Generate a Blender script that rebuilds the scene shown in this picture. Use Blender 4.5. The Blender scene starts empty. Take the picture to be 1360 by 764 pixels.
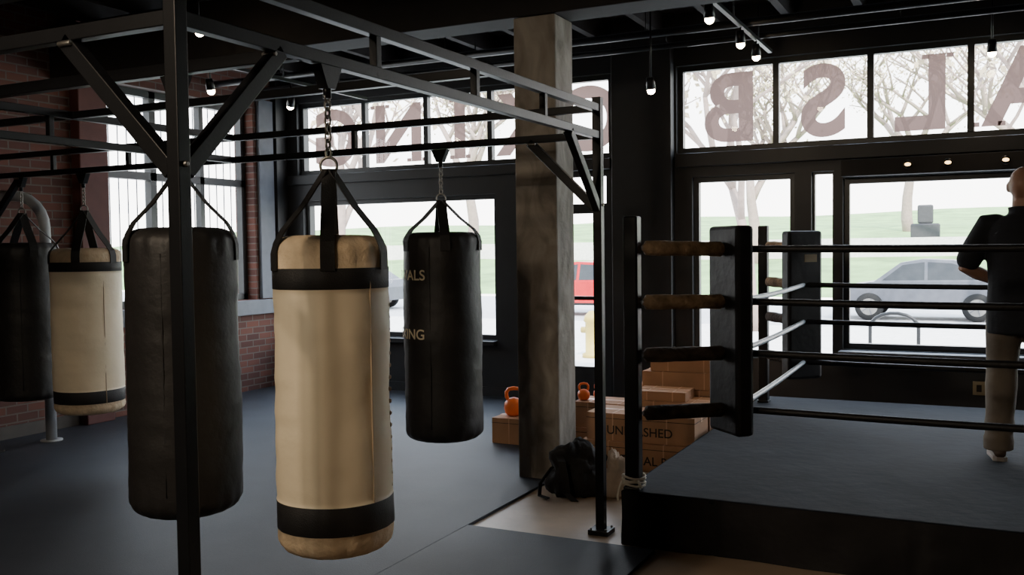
import bpy, bmesh, math, random
from mathutils import Vector, Matrix, noise
random.seed(7)
scene = bpy.context.scene
COL = scene.collection

# ------------------------------------------------------------------ materials
def mat(name, col, rough=0.5, metal=0.0, var=0.12, scale=8.0, bump=0.0, bscale=60.0, spec=0.5, emit=None, estr=0.0):
    m = bpy.data.materials.new(name); m.use_nodes = True
    nt = m.node_tree; N = nt.nodes; L = nt.links
    b = N["Principled BSDF"]
    b.inputs["Roughness"].default_value = rough
    b.inputs["Metallic"].default_value = metal
    b.inputs["Specular IOR Level"].default_value = spec
    tc = N.new("ShaderNodeTexCoord")
    nz = N.new("ShaderNodeTexNoise"); nz.inputs["Scale"].default_value = scale; nz.inputs["Detail"].default_value = 5
    L.new(tc.outputs["Object"], nz.inputs["Vector"])
    cr = N.new("ShaderNodeValToRGB")
    cr.color_ramp.elements[0].position = 0.3; cr.color_ramp.elements[1].position = 0.7
    cr.color_ramp.elements[0].color = [max(0, c*(1-var)) for c in col[:3]]+[1]
    cr.color_ramp.elements[1].color = [min(1, c*(1+var)) for c in col[:3]]+[1]
    L.new(nz.outputs["Fac"], cr.inputs["Fac"]); L.new(cr.outputs["Color"], b.inputs["Base Color"])
    if bump > 0:
        n2 = N.new("ShaderNodeTexNoise"); n2.inputs["Scale"].default_value = bscale; n2.inputs["Detail"].default_value = 6
        L.new(tc.outputs["Object"], n2.inputs["Vector"])
        bp = N.new("ShaderNodeBump"); bp.inputs["Strength"].default_value = bump; bp.inputs["Distance"].default_value = 0.02
        L.new(n2.outputs["Fac"], bp.inputs["Height"]); L.new(bp.outputs["Normal"], b.inputs["Normal"])
    if emit:
        b.inputs["Emission Color"].default_value = list(emit)+[1]; b.inputs["Emission Strength"].default_value = estr
    return m

def brick_mat():
    m = bpy.data.materials.new("brick"); m.use_nodes = True
    nt = m.node_tree; N = nt.nodes; L = nt.links; b = N["Principled BSDF"]
    tc = N.new("ShaderNodeTexCoord"); sp = N.new("ShaderNodeSeparateXYZ"); cb = N.new("ShaderNodeCombineXYZ")
    L.new(tc.outputs["Object"], sp.inputs[0]); L.new(sp.outputs["Y"], cb.inputs["X"]); L.new(sp.outputs["Z"], cb.inputs["Y"])
    br = N.new("ShaderNodeTexBrick"); br.inputs["Scale"].default_value = 1.0
    br.inputs["Brick Width"].default_value = 0.21; br.inputs["Row Height"].default_value = 0.075
    br.inputs["Mortar Size"].default_value = 0.008; br.inputs["Mortar Smooth"].default_value = 0.3
    br.inputs["Color1"].default_value = (0.15, 0.055, 0.038, 1); br.inputs["Color2"].default_value = (0.07, 0.028, 0.022, 1)
    br.inputs["Mortar"].default_value = (0.13, 0.105, 0.09, 1)
    L.new(cb.outputs[0], br.inputs["Vector"]); L.new(br.outputs["Color"], b.inputs["Base Color"])
    bp = N.new("ShaderNodeBump"); bp.inputs["Strength"].default_value = 0.6; bp.inputs["Distance"].default_value = 0.01; bp.invert = True
    L.new(br.outputs["Fac"], bp.inputs["Height"]); L.new(bp.outputs["Normal"], b.inputs["Normal"])
    b.inputs["Roughness"].default_value = 0.85
    return m

def concrete_mat():
    m = mat("board_concrete", (0.36, 0.31, 0.25), 0.85, var=0.25, scale=5, bump=0.5, bscale=14)
    nt = m.node_tree; N = nt.nodes; L = nt.links; b = N["Principled BSDF"]
    tc = N.new("ShaderNodeTexCoord"); mp = N.new("ShaderNodeMapping"); mp.inputs["Scale"].default_value = (2.5, 2.5, 1.2)
    wv = N.new("ShaderNodeTexNoise"); wv.inputs["Scale"].default_value = 2.6; wv.inputs["Detail"].default_value = 10; wv.inputs["Distortion"].default_value = 0.9
    L.new(tc.outputs["Object"], mp.inputs[0]); L.new(mp.outputs[0], wv.inputs["Vector"])
    cr = N.new("ShaderNodeValToRGB"); cr.color_ramp.elements[0].position = 0.34; cr.color_ramp.elements[1].position = 0.66
    cr.color_ramp.elements[0].color = (0.19, 0.168, 0.142, 1); cr.color_ramp.elements[1].color = (0.37, 0.335, 0.29, 1)
    L.new(wv.outputs["Fac"], cr.inputs[0]); L.new(cr.outputs[0], b.inputs["Base Color"])
    return m

def glass_mat():
    m = bpy.data.materials.new("window_glass"); m.use_nodes = True
    nt = m.node_tree; N = nt.nodes; L = nt.links
    N.remove(N["Principled BSDF"]); out = N["Material Output"]
    tr = N.new("ShaderNodeBsdfTransparent"); gl = N.new("ShaderNodeBsdfGlossy"); gl.inputs["Roughness"].default_value = 0.02
    mx = N.new("ShaderNodeMixShader"); mx.inputs[0].default_value = 0.04
    L.new(tr.outputs[0], mx.inputs[1]); L.new(gl.outputs[0], mx.inputs[2]); L.new(mx.outputs[0], out.inputs[0])
    return m

def decal_mat():
    m = bpy.data.materials.new("vinyl_letter"); m.use_nodes = True
    nt = m.node_tree; N = nt.nodes; L = nt.links
    N.remove(N["Principled BSDF"]); out = N["Material Output"]
    tr = N.new("ShaderNodeBsdfTransparent"); tr.inputs[0].default_value = (0.045, 0.030, 0.027, 1)
    df = N.new("ShaderNodeBsdfTranslucent"); df.inputs[0].default_value = (0.15, 0.10, 0.088, 1)
    mx = N.new("ShaderNodeMixShader"); mx.inputs[0].default_value = 0.6
    L.new(tr.outputs[0], mx.inputs[1]); L.new(df.outputs[0], mx.inputs[2]); L.new(mx.outputs[0], out.inputs[0])
    return m

M = {}
M['mat_floor'] = mat("rubber_mat", (0.036, 0.040, 0.050), 0.58, var=0.18, scale=2.0, bump=0.15, bscale=150, spec=0.28)
M['tan'] = mat("worn_concrete", (0.46, 0.35, 0.25), 0.42, var=0.2, scale=2.5, bump=0.08, bscale=20)
M['ceil'] = mat("ceiling_black", (0.018, 0.016, 0.016), 0.8)
M['facade'] = mat("facade_black_paint", (0.014, 0.015, 0.017), 0.5, var=0.1)
M['frame'] = mat("window_frame_black", (0.022, 0.025, 0.028), 0.4)
M['greytrim'] = mat("grey_trim", (0.12, 0.135, 0.16), 0.6)
M['wall'] = mat("dark_plaster", (0.08, 0.072, 0.064), 0.8)
M['brick'] = brick_mat()
M['glass'] = glass_mat()
M['decal'] = decal_mat()
M['concrete'] = concrete_mat()
M['steel'] = mat("black_steel", (0.008, 0.0085, 0.010), 0.38, 0.0, bump=0.03, bscale=80, spec=0.28)
M['bolt'] = mat("zinc_bolt", (0.26, 0.25, 0.23), 0.4, 0.9)
M['cream'] = mat("cream_leather", (0.88, 0.77, 0.57), 0.5, var=0.05, scale=5, bump=0.18, bscale=14)
M['tancanvas'] = mat("tan_canvas", (0.62, 0.49, 0.33), 0.75, var=0.15, scale=14, bump=0.4, bscale=35)
M['blackleather'] = mat("black_leather", (0.018, 0.017, 0.017), 0.52, var=0.2, scale=5, bump=0.15, bscale=26, spec=0.4)
M['strap'] = mat("black_webbing", (0.012, 0.012, 0.013), 0.65, bump=0.2, bscale=200)
M['seam'] = mat("seam_thread", (0.50, 0.38, 0.25), 0.7)
M['goldprint'] = mat("gold_print", (0.62, 0.54, 0.38), 0.5)
M['canvas'] = mat("ring_canvas", (0.014, 0.016, 0.021), 0.85, var=0.25, scale=3, bump=0.2, bscale=12, spec=0.15)
M['skirt'] = mat("ring_skirt", (0.008, 0.008, 0.010), 0.5, var=0.2, bump=0.3, bscale=9, spec=0.35)
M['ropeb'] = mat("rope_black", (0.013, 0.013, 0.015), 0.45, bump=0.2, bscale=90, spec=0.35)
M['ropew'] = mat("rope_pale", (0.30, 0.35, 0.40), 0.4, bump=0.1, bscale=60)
M['tape'] = mat("turnbuckle_brown", (0.20, 0.135, 0.080), 0.65, var=0.5, scale=18, bump=0.6, bscale=40, spec=0.25)
M['taped'] = mat("turnbuckle_dark", (0.045, 0.032, 0.024), 0.65, var=0.5, scale=18, bump=0.6, bscale=40, spec=0.25)
M['cord'] = mat("white_cord", (0.62, 0.57, 0.47), 0.8)
M['card'] = mat("cardboard", (0.42, 0.23, 0.125), 0.8, var=0.12, scale=5)
M['cardtape'] = mat("packing_tape", (0.60, 0.36, 0.22), 0.4)
M['ink'] = mat("ink", (0.03, 0.025, 0.02), 0.8)
M['orange'] = mat("kettlebell_orange", (0.90, 0.18, 0.03), 0.4)
M['fabric'] = mat("black_fabric", (0.02, 0.02, 0.022), 0.8, bump=0.6, bscale=18)
M['towel'] = mat("beige_cloth", (0.60, 0.50, 0.40), 0.9, bump=0.5, bscale=30)
M['redpost'] = mat("oxide_red_paint", (0.10, 0.030, 0.024), 0.7)
M['pipe'] = mat("grey_pipe", (0.34, 0.36, 0.38), 0.45)
M['lamp'] = mat("lamp_glow", (1, 0.85, 0.6), 0.5, emit=(1.0, 0.78, 0.52), estr=55)
M['softglow'] = mat("warm_spot_glow", (1, 0.85, 0.6), 0.5, emit=(1.0, 0.62, 0.25), estr=6)
M['plate'] = mat("label_plate", (0.30, 0.24, 0.14), 0.6)
M['asphalt'] = mat("asphalt", (0.40, 0.40, 0.41), 0.9, bump=0.2)
M['sidewalk'] = mat("sidewalk", (0.62, 0.60, 0.57), 0.9)
M['grass'] = mat("grass", (0.16, 0.29, 0.09), 0.95, var=0.35, scale=0.6, bump=0.5, bscale=6)
M['bark'] = mat("bark", (0.26, 0.20, 0.17), 0.9, bump=0.6, bscale=10)
M['leaf'] = mat("autumn_leaf", (0.50, 0.42, 0.28), 0.8, var=0.4, scale=1.0)
M['stone'] = mat("dark_stone", (0.035, 0.035, 0.04), 0.8)
M['carsilver'] = mat("car_paint_grey", (0.075, 0.08, 0.095), 0.35, 0.0, spec=0.3)
M['carred'] = mat("car_paint_red", (0.35, 0.008, 0.012), 0.3, 0.0, spec=0.3)
M['carglass'] = mat("car_glass", (0.03, 0.033, 0.036), 0.15, spec=0.25)
M['tyre'] = mat("tyre_rubber", (0.012, 0.012, 0.012), 0.8, spec=0.2)
M['yellow'] = mat("yellow_paint", (0.45, 0.34, 0.07), 0.5)
M['skin'] = mat("skin", (0.36, 0.20, 0.135), 0.5, var=0.08, scale=12, bump=0.06, bscale=80)
M['shirt'] = mat("navy_shirt", (0.010, 0.012, 0.018), 0.85, var=0.15, bump=0.5, bscale=7)
M['khaki'] = mat("khaki_trousers", (0.17, 0.143, 0.112), 0.85, var=0.1, bump=0.7, bscale=6)
M['shoe'] = mat("shoe_leather", (0.08, 0.055, 0.04), 0.6)
M['sole'] = mat("shoe_sole", (0.55, 0.5, 0.45), 0.7)
M['eye'] = mat("eye_white", (0.8, 0.78, 0.75), 0.2)
M['building'] = mat("neighbour_siding", (0.72, 0.68, 0.60), 0.85)

# ------------------------------------------------------------------ mesh builder
class MB:
    def __init__(s, *mats):
        s.v = []; s.f = []; s.m = []; s.sm = []; s.mats = [M[x] for x in mats]; s.names = list(mats)
    def mi(s, name):
        if name not in s.names: s.names.append(name); s.mats.append(M[name])
        return s.names.index(name)
    def add(s, vs, fs, mt, smooth=False):
        o = len(s.v); k = s.mi(mt)
        s.v += [tuple(v) for v in vs]
        for f in fs: s.f.append([i+o for i in f]); s.m.append(k); s.sm.append(smooth)
    def box(s, a, b, mt, rot=0.0, c=None):
        x0, y0, z0 = a; x1, y1, z1 = b
        vs = [Vector(p) for p in [(x0,y0,z0),(x1,y0,z0),(x1,y1,z0),(x0,y1,z0),(x0,y0,z1),(x1,y0,z1),(x1,y1,z1),(x0,y1,z1)]]
        if rot:
            c = Vector(c) if c else Vector(((x0+x1)/2, (y0+y1)/2, 0)); R = Matrix.Rotation(rot, 3, 'Z')
            vs = [R @ (v-c)+c for v in vs]
        s.add(vs, [(0,3,2,1),(4,5,6,7),(0,1,5,4),(1,2,6,5),(2,3,7,6),(3,0,4,7)], mt)
    def beam(s, p0, p1, w, h, mt, up=(0,0,1)):
        p0 = Vector(p0); p1 = Vector(p1); d = (p1-p0).normalized(); u = Vector(up)
        if abs(d.dot(u)) > 0.98: u = Vector((0,1,0))
        r = d.cross(u).normalized(); u = r.cross(d).normalized()
        vs = []
        for p in (p0, p1):
            for a, b in ((-1,-1),(1,-1),(1,1),(-1,1)): vs.append(p+r*a*w/2+u*b*h/2)
        s.add(vs, [(3,2,1,0),(4,5,6,7),(0,1,5,4),(1,2,6,5),(2,3,7,6),(3,0,4,7)], mt)
    def tube(s, pts, rad, mt, n=12, cap=True, sx=1.0, round_ends=False):
        pts = [Vector(p) for p in pts]
        if not isinstance(rad, (list, tuple)): rad = [rad]*len(pts)
        rad = list(rad)
        if round_ends:
            P = []; R = []
            d0 = (pts[0]-pts[1]).normalized(); d1 = (pts[-1]-pts[-2]).normalized()
            for k in (0.97, 0.75, 0.4):
                P.append(pts[0]+d0*rad[0]*k); R.append(rad[0]*math.sqrt(1-k*k))
            P += pts; R += rad
            for k in (0.4, 0.75, 0.97):
                P.append(pts[-1]+d1*rad[-1]*k); R.append(rad[-1]*math.sqrt(1-k*k))
            pts, rad = P, R
        vs = []; prev = None
        for i, p in enumerate(pts):
            if i == 0: d = pts[1]-pts[0]
            elif i == len(pts)-1: d = pts[-1]-pts[-2]
            else: d = (pts[i+1]-pts[i]).normalized()+(pts[i]-pts[i-1]).normalized()
            d.normalize()
            if prev is None:
                a = Vector((0,0,1)) if abs(d.z) < 0.9 else Vector((1,0,0))
                r = d.cross(a).normalized()
            else:
                r = (prev - d*prev.dot(d)).normalized()
            prev = r; u = d.cross(r)
            for k in range(n):
                t = 2*math.pi*k/n
                vs.append(p+(r*math.cos(t)*sx+u*math.sin(t))*rad[i])
        fs = []
        for i in range(len(pts)-1):
            for k in range(n):
                a = i*n+k; b = i*n+(k+1) % n
                fs.append((a, b, b+n, a+n))
        s.add(vs, fs, mt, True)
        if cap:
            o = len(pts)*n
            s.add([vs[k] for k in range(n)], [tuple(reversed(range(n)))], mt)
            s.add(vs[o-n:o], [tuple(range(n))], mt)
    def lathe(s, prof, c, mts, n=48, R=None):
        c = Vector(c); vs = []
        for r, z in prof:
            for k in range(n):
                t = 2*math.pi*k/n; v = Vector((r*math.cos(t), r*math.sin(t), z))
                if R: v = R @ v
                vs.append(c+v)
        for i in range(len(prof)-1):
            mt = mts if isinstance(mts, str) else mts[i]
            fs = []
            for k in range(n):
                a = i*n+k; b = i*n+(k+1) % n
                fs.append((a, b, b+n, a+n))
            s.add(vs[i*n:(i+2)*n], [tuple(x-i*n for x in f) for f in fs], mt, True)
    def ell(s, c, r, mt, n=20, m=12, R=None):
        c = Vector(c)
        vs = []
        for j in range(m+1):
            ph = math.pi*j/m
            for k in range(n):
                t = 2*math.pi*k/n
                v = Vector((r[0]*math.sin(ph)*math.cos(t), r[1]*math.sin(ph)*math.sin(t), -r[2]*math.cos(ph)))
                if R: v = R @ v
                vs.append(c+v)
        fs = []
        for j in range(m):
            for k in range(n):
                a = j*n+k; b = j*n+(k+1) % n; fs.append((a, b, b+n, a+n))
        s.add(vs, fs, mt, True)
    def torus(s, c, R0, r, mt, ax='Y', n=20, m=8, sz=1.0, rot=0):
        c = Vector(c); vs = []; fs = []
        for i in range(n):
            a = 2*math.pi*i/n
            for j in range(m):
                b = 2*math.pi*j/m
                x = (R0+r*math.cos(b))*math.cos(a); z = (R0*sz+r*math.cos(b))*math.sin(a); y = r*math.sin(b)
                v = Vector((x, y, z)) if ax == 'Y' else (Vector((y, x, z)) if ax == 'X' else Vector((x, z, y)))
                if rot: v = Matrix.Rotation(rot, 3, 'Z') @ v
                vs.append(c+v)
        for i in range(n):
            for j in range(m):
                a = i*m+j; b = i*m+(j+1) % m; cc = ((i+1) % n)*m+(j+1) % m; d = ((i+1) % n)*m+j
                fs.append((a, b, cc, d))
        s.add(vs, fs, mt, True)
    def ribbon(s, pts, wdir, w, th, mt):
        pts = [Vector(p) for p in pts]; wd = Vector(wdir).normalized(); vs = []
        for i, p in enumerate(pts):
            d = (pts[min(i+1, len(pts)-1)]-pts[max(i-1, 0)]).normalized(); nn = d.cross(wd).normalized()
            vs += [p-wd*w/2-nn*th/2, p+wd*w/2-nn*th/2, p+wd*w/2+nn*th/2, p-wd*w/2+nn*th/2]
        fs = []
        for i in range(len(pts)-1):
            for k in range(4):
                a = i*4+k; b = i*4+(k+1) % 4; fs.append((a, b, b+4, a+4))
        fs.append((3,2,1,0)); e = len(vs); fs.append((e-4, e-3, e-2, e-1))
        s.add(vs, fs, mt)
    def build(s, name, bevel=0.0, parent=None, merge=1e-5, recalc=True):
        me = bpy.data.meshes.new(name); me.from_pydata(s.v, [], s.f)
        for m in s.mats: me.materials.append(m)
        for p, k, sm in zip(me.polygons, s.m, s.sm): p.material_index = k; p.use_smooth = sm
        bm = bmesh.new(); bm.from_mesh(me)
        bmesh.ops.remove_doubles(bm, verts=bm.verts, dist=merge)
        if recalc: bmesh.ops.recalc_face_normals(bm, faces=bm.faces)
        bm.to_mesh(me); bm.free(); me.update()
        ob = bpy.data.objects.new(name, me); COL.objects.link(ob)
        if bevel > 0:
            b = ob.modifiers.new("bevel", 'BEVEL'); b.width = bevel; b.segments = 2; b.limit_method = 'ANGLE'; b.angle_limit = math.radians(50)
        if parent: ob.parent = parent
        return ob

def empty(name, loc=(0,0,0), rz=0.0):
    e = bpy.data.objects.new(name, None); e.location = loc; e.rotation_euler = (0,0,rz); e.empty_display_size = 0.1
    COL.objects.link(e); return e

def text_mesh(body, size, extrude=0.0, offset=0.0):
    cu = bpy.data.curves.new("t", 'FONT'); cu.body = body; cu.size = size; cu.extrude = extrude; cu.offset = offset
    cu.align_x = 'CENTER'; cu.align_y = 'CENTER'
    ob = bpy.data.objects.new("t", cu); COL.objects.link(ob)
    dg = bpy.context.evaluated_depsgraph_get(); dg.update()
    me = bpy.data.meshes.new_from_object(ob.evaluated_get(dg))
    bpy.data.objects.remove(ob)
    vs = [v.co.copy() for v in me.vertices]; fs = [tuple(p.vertices) for p in me.polygons]
    return vs, fs

# ------------------------------------------------------------------ room shell
XL, XR, YB, YF, ZC = -7.65, 4.2, -3.5, 9.2, 3.9
b = MB(); b.box((XL-0.3, YB-0.2, -0.12), (XR+0.2, YF+0.2, 0.0), 'tan'); b.build("floor")
b = MB()
b.box((XL, YB, 0.0), (-2.70, YF, 0.018), 'mat_floor')
b.box((-2.70, YB, 0.0), (-1.565, 4.82, 0.018), 'mat_floor')
b.build("rubber_floor_mat", bevel=0.004)
b = MB(); b.box((XL-0.3, YB-0.2, ZC), (XR+0.2, YF+0.2, ZC+0.2), 'ceil'); b.build("ceiling")
b = MB(); b.box((XL-0.3, YB-0.2, 0), (XR+0.2, YB, ZC), 'wall'); b.build("wall_back")
b = MB(); b.box((XR, YB, 0), (XR+0.2, YF, ZC), 'wall'); b.build("wall_right")

def wall_cells(b, lo, hi, t0, t1, z1, ops, mt, axis):
    us = sorted(set([lo, hi]+[o[0] for o in ops]+[o[1] for o in ops])); zs = sorted(set([0, z1]+[o[2] for o in ops]+[o[3] for o in ops]))
    for i in range(len(us)-1):
        for j in range(len(zs)-1):
            cu = (us[i]+us[i+1])/2; cz = (zs[j]+zs[j+1])/2
            if any(o[0] < cu < o[1] and o[2] < cz < o[3] for o in ops): continue
            if axis == 'X': b.box((us[i], t0, zs[j]), (us[i+1], t1, zs[j+1]), mt)
            else: b.box((t0, us[i], zs[j]), (t1, us[i+1], zs[j+1]), mt)
fo = [(-7.42, -3.42, 2.54, 3.39), (-2.74, 3.2, 2.54, 3.39),
      (-7.35, -4.75, 0.63, 2.22), (-4.2, -3.44, 0.0, 2.42),
      (-2.585, -1.61, 0.55, 2.30), (-1.457, -1.256, 0.55, 2.30), (-1.18, 3.2, 0.66, 2.23)]
b = MB(); wall_cells(b, XL-0.3, XR+0.2, YF, YF+0.22, ZC, fo, 'facade', 'X'); b.build("wall_front")
b = MB(); wall_cells(b, YB, YF, XL-0.28, XL, ZC, [(6.62, 8.68, 1.07, 3.3)], 'brick', 'Y'); b.build("wall_left")

def window(name, x0, x1, z0, z1, mull=(), trans=(), fw=0.05, y=YF+0.06, mt='frame'):
    b = MB(mt)
    g = 0.002
    x0 += g; x1 -= g; z0 += g; z1 -= g
    b.box((x0, y, z0), (x0+fw, y+0.07, z1), mt); b.box((x1-fw, y, z0), (x1, y+0.07, z1), mt)
    b.box((x0+fw, y, z0), (x1-fw, y+0.07, z0+fw), mt); b.box((x0+fw, y, z1-fw), (x1-fw, y+0.07, z1), mt)
    for m_ in mull: b.box((m_-0.028, y-0.01, z0+fw), (m_+0.028, y+0.06, z1-fw), mt)
    for t in trans: b.box((x0+fw, y+0.005, t-0.03), (x1-fw, y+0.055, t+0.03), mt)
    b.add([(x0+fw, y+0.035, z0+fw), (x1-fw, y+0.035, z0+fw), (x1-fw, y+0.035, z1-fw), (x0+fw, y+0.035, z1-fw)], [(0,1,2,3)], 'glass')
    return b.build(name)
window("window_1", *fo[0], mull=(-6.49, -5.65, -4.84, -4.0))
window("window_2", *fo[1], mull=(-1.79, -0.95, -0.13, 0.70, 1.55, 2.4))
window("window_3", *fo[2])
window("window_4", *fo[4])
window("window_5", *fo[5], fw=0.02)
window("window_6", *fo[6], mull=(1.1,))
# glazed entrance door
b = MB('frame')
x0, x1 = -4.198, -3.442; y = YF+0.06
b.box((x0, y, 0), (x0+0.06, y+0.08, 2.418), 'frame'); b.box((x1-0.06, y, 0), (x1, y+0.08, 2.418), 'frame')
b.box((x0+0.06, y, 2.36), (x1-0.06, y+0.08, 2.418), 'frame'); b.box((x0+0.06, y, 1.98), (x1-0.06, y+0.08, 2.08), 'frame')
b.box((x0+0.06, y+0.01, 0.0), (x1-0.06, y+0.06, 0.38), 'frame')
b.box((x0+0.06, y+0.01, 0.38), (x0+0.11, y+0.06, 1.98), 'frame'); b.box((x1-0.11, y+0.01, 0.38), (x1-0.06, y+0.06, 1.98), 'frame')
b.box((x0+0.11, y-0.03, 1.08), (x1-0.11, y+0.01, 1.12), 'steel')
b.add([(x0+0.05, y+0.035, 0.3), (x1-0.05, y+0.035, 0.3), (x1-0.05, y+0.035, 2.38), (x0+0.05, y+0.035, 2.38)], [(0,1,2,3)], 'glass')
b.build("door_1")
# left side window
b = MB('greytrim')
X = XL-0.2; y0, y1, z0, z1 = 6.622, 8.678, 1.072, 3.298
for a, c in (((y0, z0), (y0+0.07, z1)), ((y1-0.07, z0), (y1, z1)), ((y0, z0), (y1, z0+0.07)), ((y0, z1-0.07), (y1, z1)),
             ((7.26, z0), (7.34, z1)), ((y0, 2.38), (y1, 2.46)), ((7.96, z0), (8.02, z1))):
    b.box((X, a[0], a[1]), (X+0.08, c[0], c[1]), 'frame')
yy = y0+0.1
while yy < y1-0.05:
    b.box((X-0.05, yy, z0+0.03), (X-0.04, yy+0.008, z1-0.03), 'greytrim'); yy += 0.115
b.add([(X+0.03, y0, z0), (X+0.03, y1, z0), (X+0.03, y1, z1), (X+0.03, y0, z1)], [(0,1,2,3)], 'glass')
b.build("window_7")
b = MB(); b.box((XL, 6.6, 0.90), (XL+0.07, 9.18, 1.068), 'greytrim'); b.build("trim_1", bevel=0.005)
b = MB(); b.box((XL, 8.74, 1.08), (XL+0.05, 8.98, 3.4), 'greytrim'); b.box((XL, 9.0, 1.08), (XL+0.08, 9.19, ZC), 'facade'); b.build("trim_2")
b = MB(); b.box((XL, 6.20, 0.019), (XL+0.12, 6.52, ZC), 'redpost'); b.build("trim_3", bevel=0.01)
b = MB(); b.box((XL+0.1, YF-0.05, 2.42), (-3.42, YF, 2.53), 'facade'); b.box((-2.74, YF-0.06, 2.40), (XR, YF, 2.53), 'facade'); b.build("trim_4", bevel=0.006)
b = MB(); b.box((-1.2, YF-0.16, 0.60), (3.2, YF, 0.655), 'greytrim'); b.build("trim_5", bevel=0.006)
b = MB(); b.box((-7.4, YF-0.08, 0.575), (-4.75, YF, 0.625), 'facade'); b.build("trim_6", bevel=0.006)
b = MB(); b.box((-3.38, YF-0.12, 0.02), (-2.76, YF, ZC), 'facade'); b.build("trim_7", bevel=0.01)
b = MB(); b.box((XL+0.13, YF-0.02, 0.019), (-4.22, YF, 0.12), 'facade'); b.build("baseboard_front")
b = MB(); b.box((XL, YB, 0.019), (XL+0.02, 6.19, 0.13), 'wall'); b.build("baseboard_left")
# shade box over the big window, with warm glows put on its front as emissive discs
b = MB(); b.box((-1.18, YF-0.14, 2.235), (3.2, YF-0.001, 2.385), 'ceil')
b.build("trim_8", bevel=0.006)
for xx in (-0.62, -0.30, 0.14, 0.9):
    b = MB(); R = Matrix.Rotation(math.pi/2, 3, 'X')
    b.lathe([(0.001, 0.0), (0.034, 0.0), (0.038, 0.012), (0.038, 0.02)], (xx, YF-0.162, 2.315), 'steel', n=20, R=Matrix.Rotation(-math.pi/2, 3, 'X'))
    b.ell((xx, YF-0.164, 2.315), (0.026, 0.006, 0.015), 'softglow', n=16, m=8)
    b.build("shade_box_glow", recalc=False)

# window lettering (reads correctly from the street)
b = MB('decal')
for ch, cx in (("G", -6.92), ("N", -6.05), ("I", -5.24), ("X", -4.42), ("O", -3.72), ("B", -2.25), ("S", -1.37), ("L", -0.54), ("A", 0.29), ("V", 1.12), ("I", 1.95)):
    vs, fs = text_mesh(ch, 0.90, offset=0.026)
    cxm = (max(v.x for v in vs)+min(v.x for v in vs))/2; czm = (max(v.y for v in vs)+min(v.y for v in vs))/2
    hh = max(v.y for v in vs)-czm
    T = lambda x, z: (cx-(x-cxm), YF+0.105, 2.965+(z-czm))
    b.add([T(v.x, v.y) for v in vs], fs, 'decal')
    w = max(v.x for v in vs)-cxm
    st = 0.13
    def serif(sx, sz):
        for s0, s1 in ((-0.13, -st*0.55), (st*0.55, 0.13)):
            b.add([(cx-sx+s0, YF+0.105, 2.965+sz-0.02), (cx-sx+s1, YF+0.105, 2.965+sz-0.02), (cx-sx+s1, YF+0.105, 2.965+sz+0.02), (cx-sx+s0, YF+0.105, 2.965+sz+0.02)], [(0,1,2,3)], 'decal')
    ser = []
    if ch == "L": ser = [(-w+st*0.5, hh-0.02)]
    if ch == "I": ser = [(0, hh-0.02), (0, -hh+0.02)]
    if ch == "A": ser = [(-w+0.06, -hh+0.02), (w-0.06, -hh+0.02)]
    if ch == "N": ser = [(-w+st*0.5, -hh+0.02), (w-st*0.5, hh-0.02)]
    for s_ in ser: serif(*s_)
b.build("window_lettering", recalc=False)

# ceiling structure
b = MB()
xx = XL+0.4
while xx < XR:
    b.box((xx, YB, 3.70), (xx+0.07, YF-0.02, 3.9), 'ceil'); xx += 0.62
b.build("ceiling_joists")
b = MB(); b.box((XL, 6.0, 3.22), (XR, 6.31, 3.69), 'ceil'); b.build("ceiling_beam", bevel=0.01)
b = MB(); b.box((XL+0.01, 2.2, 3.30), (XR, 2.5, 3.69), 'ceil'); b.build("ceiling_beam", bevel=0.01)
for yy, zz, r in ((8.0, 3.46, 0.035), (8.6, 3.47, 0.028), (7.3, 3.55, 0.022), (4.2, 3.55, 0.03)):
    b = MB(); b.tube([(XL+0.02, yy, zz), (XR-0.02, yy, zz)], r, 'steel')
    for k in range(6):
        b.tube([(XL+1+k*2, yy, zz), (XL+1+k*2, yy, 3.71)], 0.006, 'steel', n=6)
    b.build("ceiling_pipe")

# concrete column
b = MB(); b.box((-2.945, 6.0, 0.0), (-2.63, 6.31, 3.215), 'concrete')
col = b.build("concrete_column", bevel=0.012)

# track lights
def track_light(x, y, z, ztop, aim=(0, 0.25, -1), power=25, bulb=0.034):
    b = MB('steel'); d = Vector(aim).normalized(); c = Vector((x, y, z))
    b.tube([(x, y, ztop), (x, y, z+0.06)], 0.008, 'steel', n=8)
    R = Vector((0,0,1)).rotation_difference(d).to_matrix()
    b.lathe([(0.001, -0.07), (0.03, -0.07), (0.036, -0.03), (0.04, 0.03), (0.034, 0.03), (0.03, 0.01)], c, 'steel', n=20, R=R)
    b.ell(c+d*0.04, (bulb, bulb, bulb), 'lamp', n=14, m=10)
    ob = b.build("track_light", recalc=False)
    l = bpy.data.lights.new("spot", 'SPOT'); l.energy = power; l.color = (1, 0.78, 0.55); l.spot_size = math.radians(95); l.spot_blend = 0.8; l.shadow_soft_size = 0.03
    lo = bpy.data.objects.new("spot_lamp", l); COL.objects.link(lo); lo.location = c+d*0.11
    lo.rotation_euler = d.to_track_quat('-Z', 'Y').to_euler(); lo.parent = ob
def track(x, y0, y1, z, name="light_track"):
    b = MB('steel'); b.box((x-0.018, y0, z), (x+0.018, y1, z+0.03), 'steel')
    yy = y0+0.2
    while yy < y1: b.tube([(x, yy, z+0.03), (x, yy, 3.70)], 0.005, 'steel', n=6); yy += 0.9
    b.build(name)
track(-1.77, 6.4, 8.9, 3.37)
for yy in (6.76, 7.72, 8.3): track_light(-1.77, yy, 3.27, 3.365, power=14)
track_light(-2.54, 7.79, 2.98, 3.69, power=10)
track_light(0.03, 8.75, 3.2, 3.69, power=8)
track(-6.2, 6.4, 8.9, 3.3)
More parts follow.
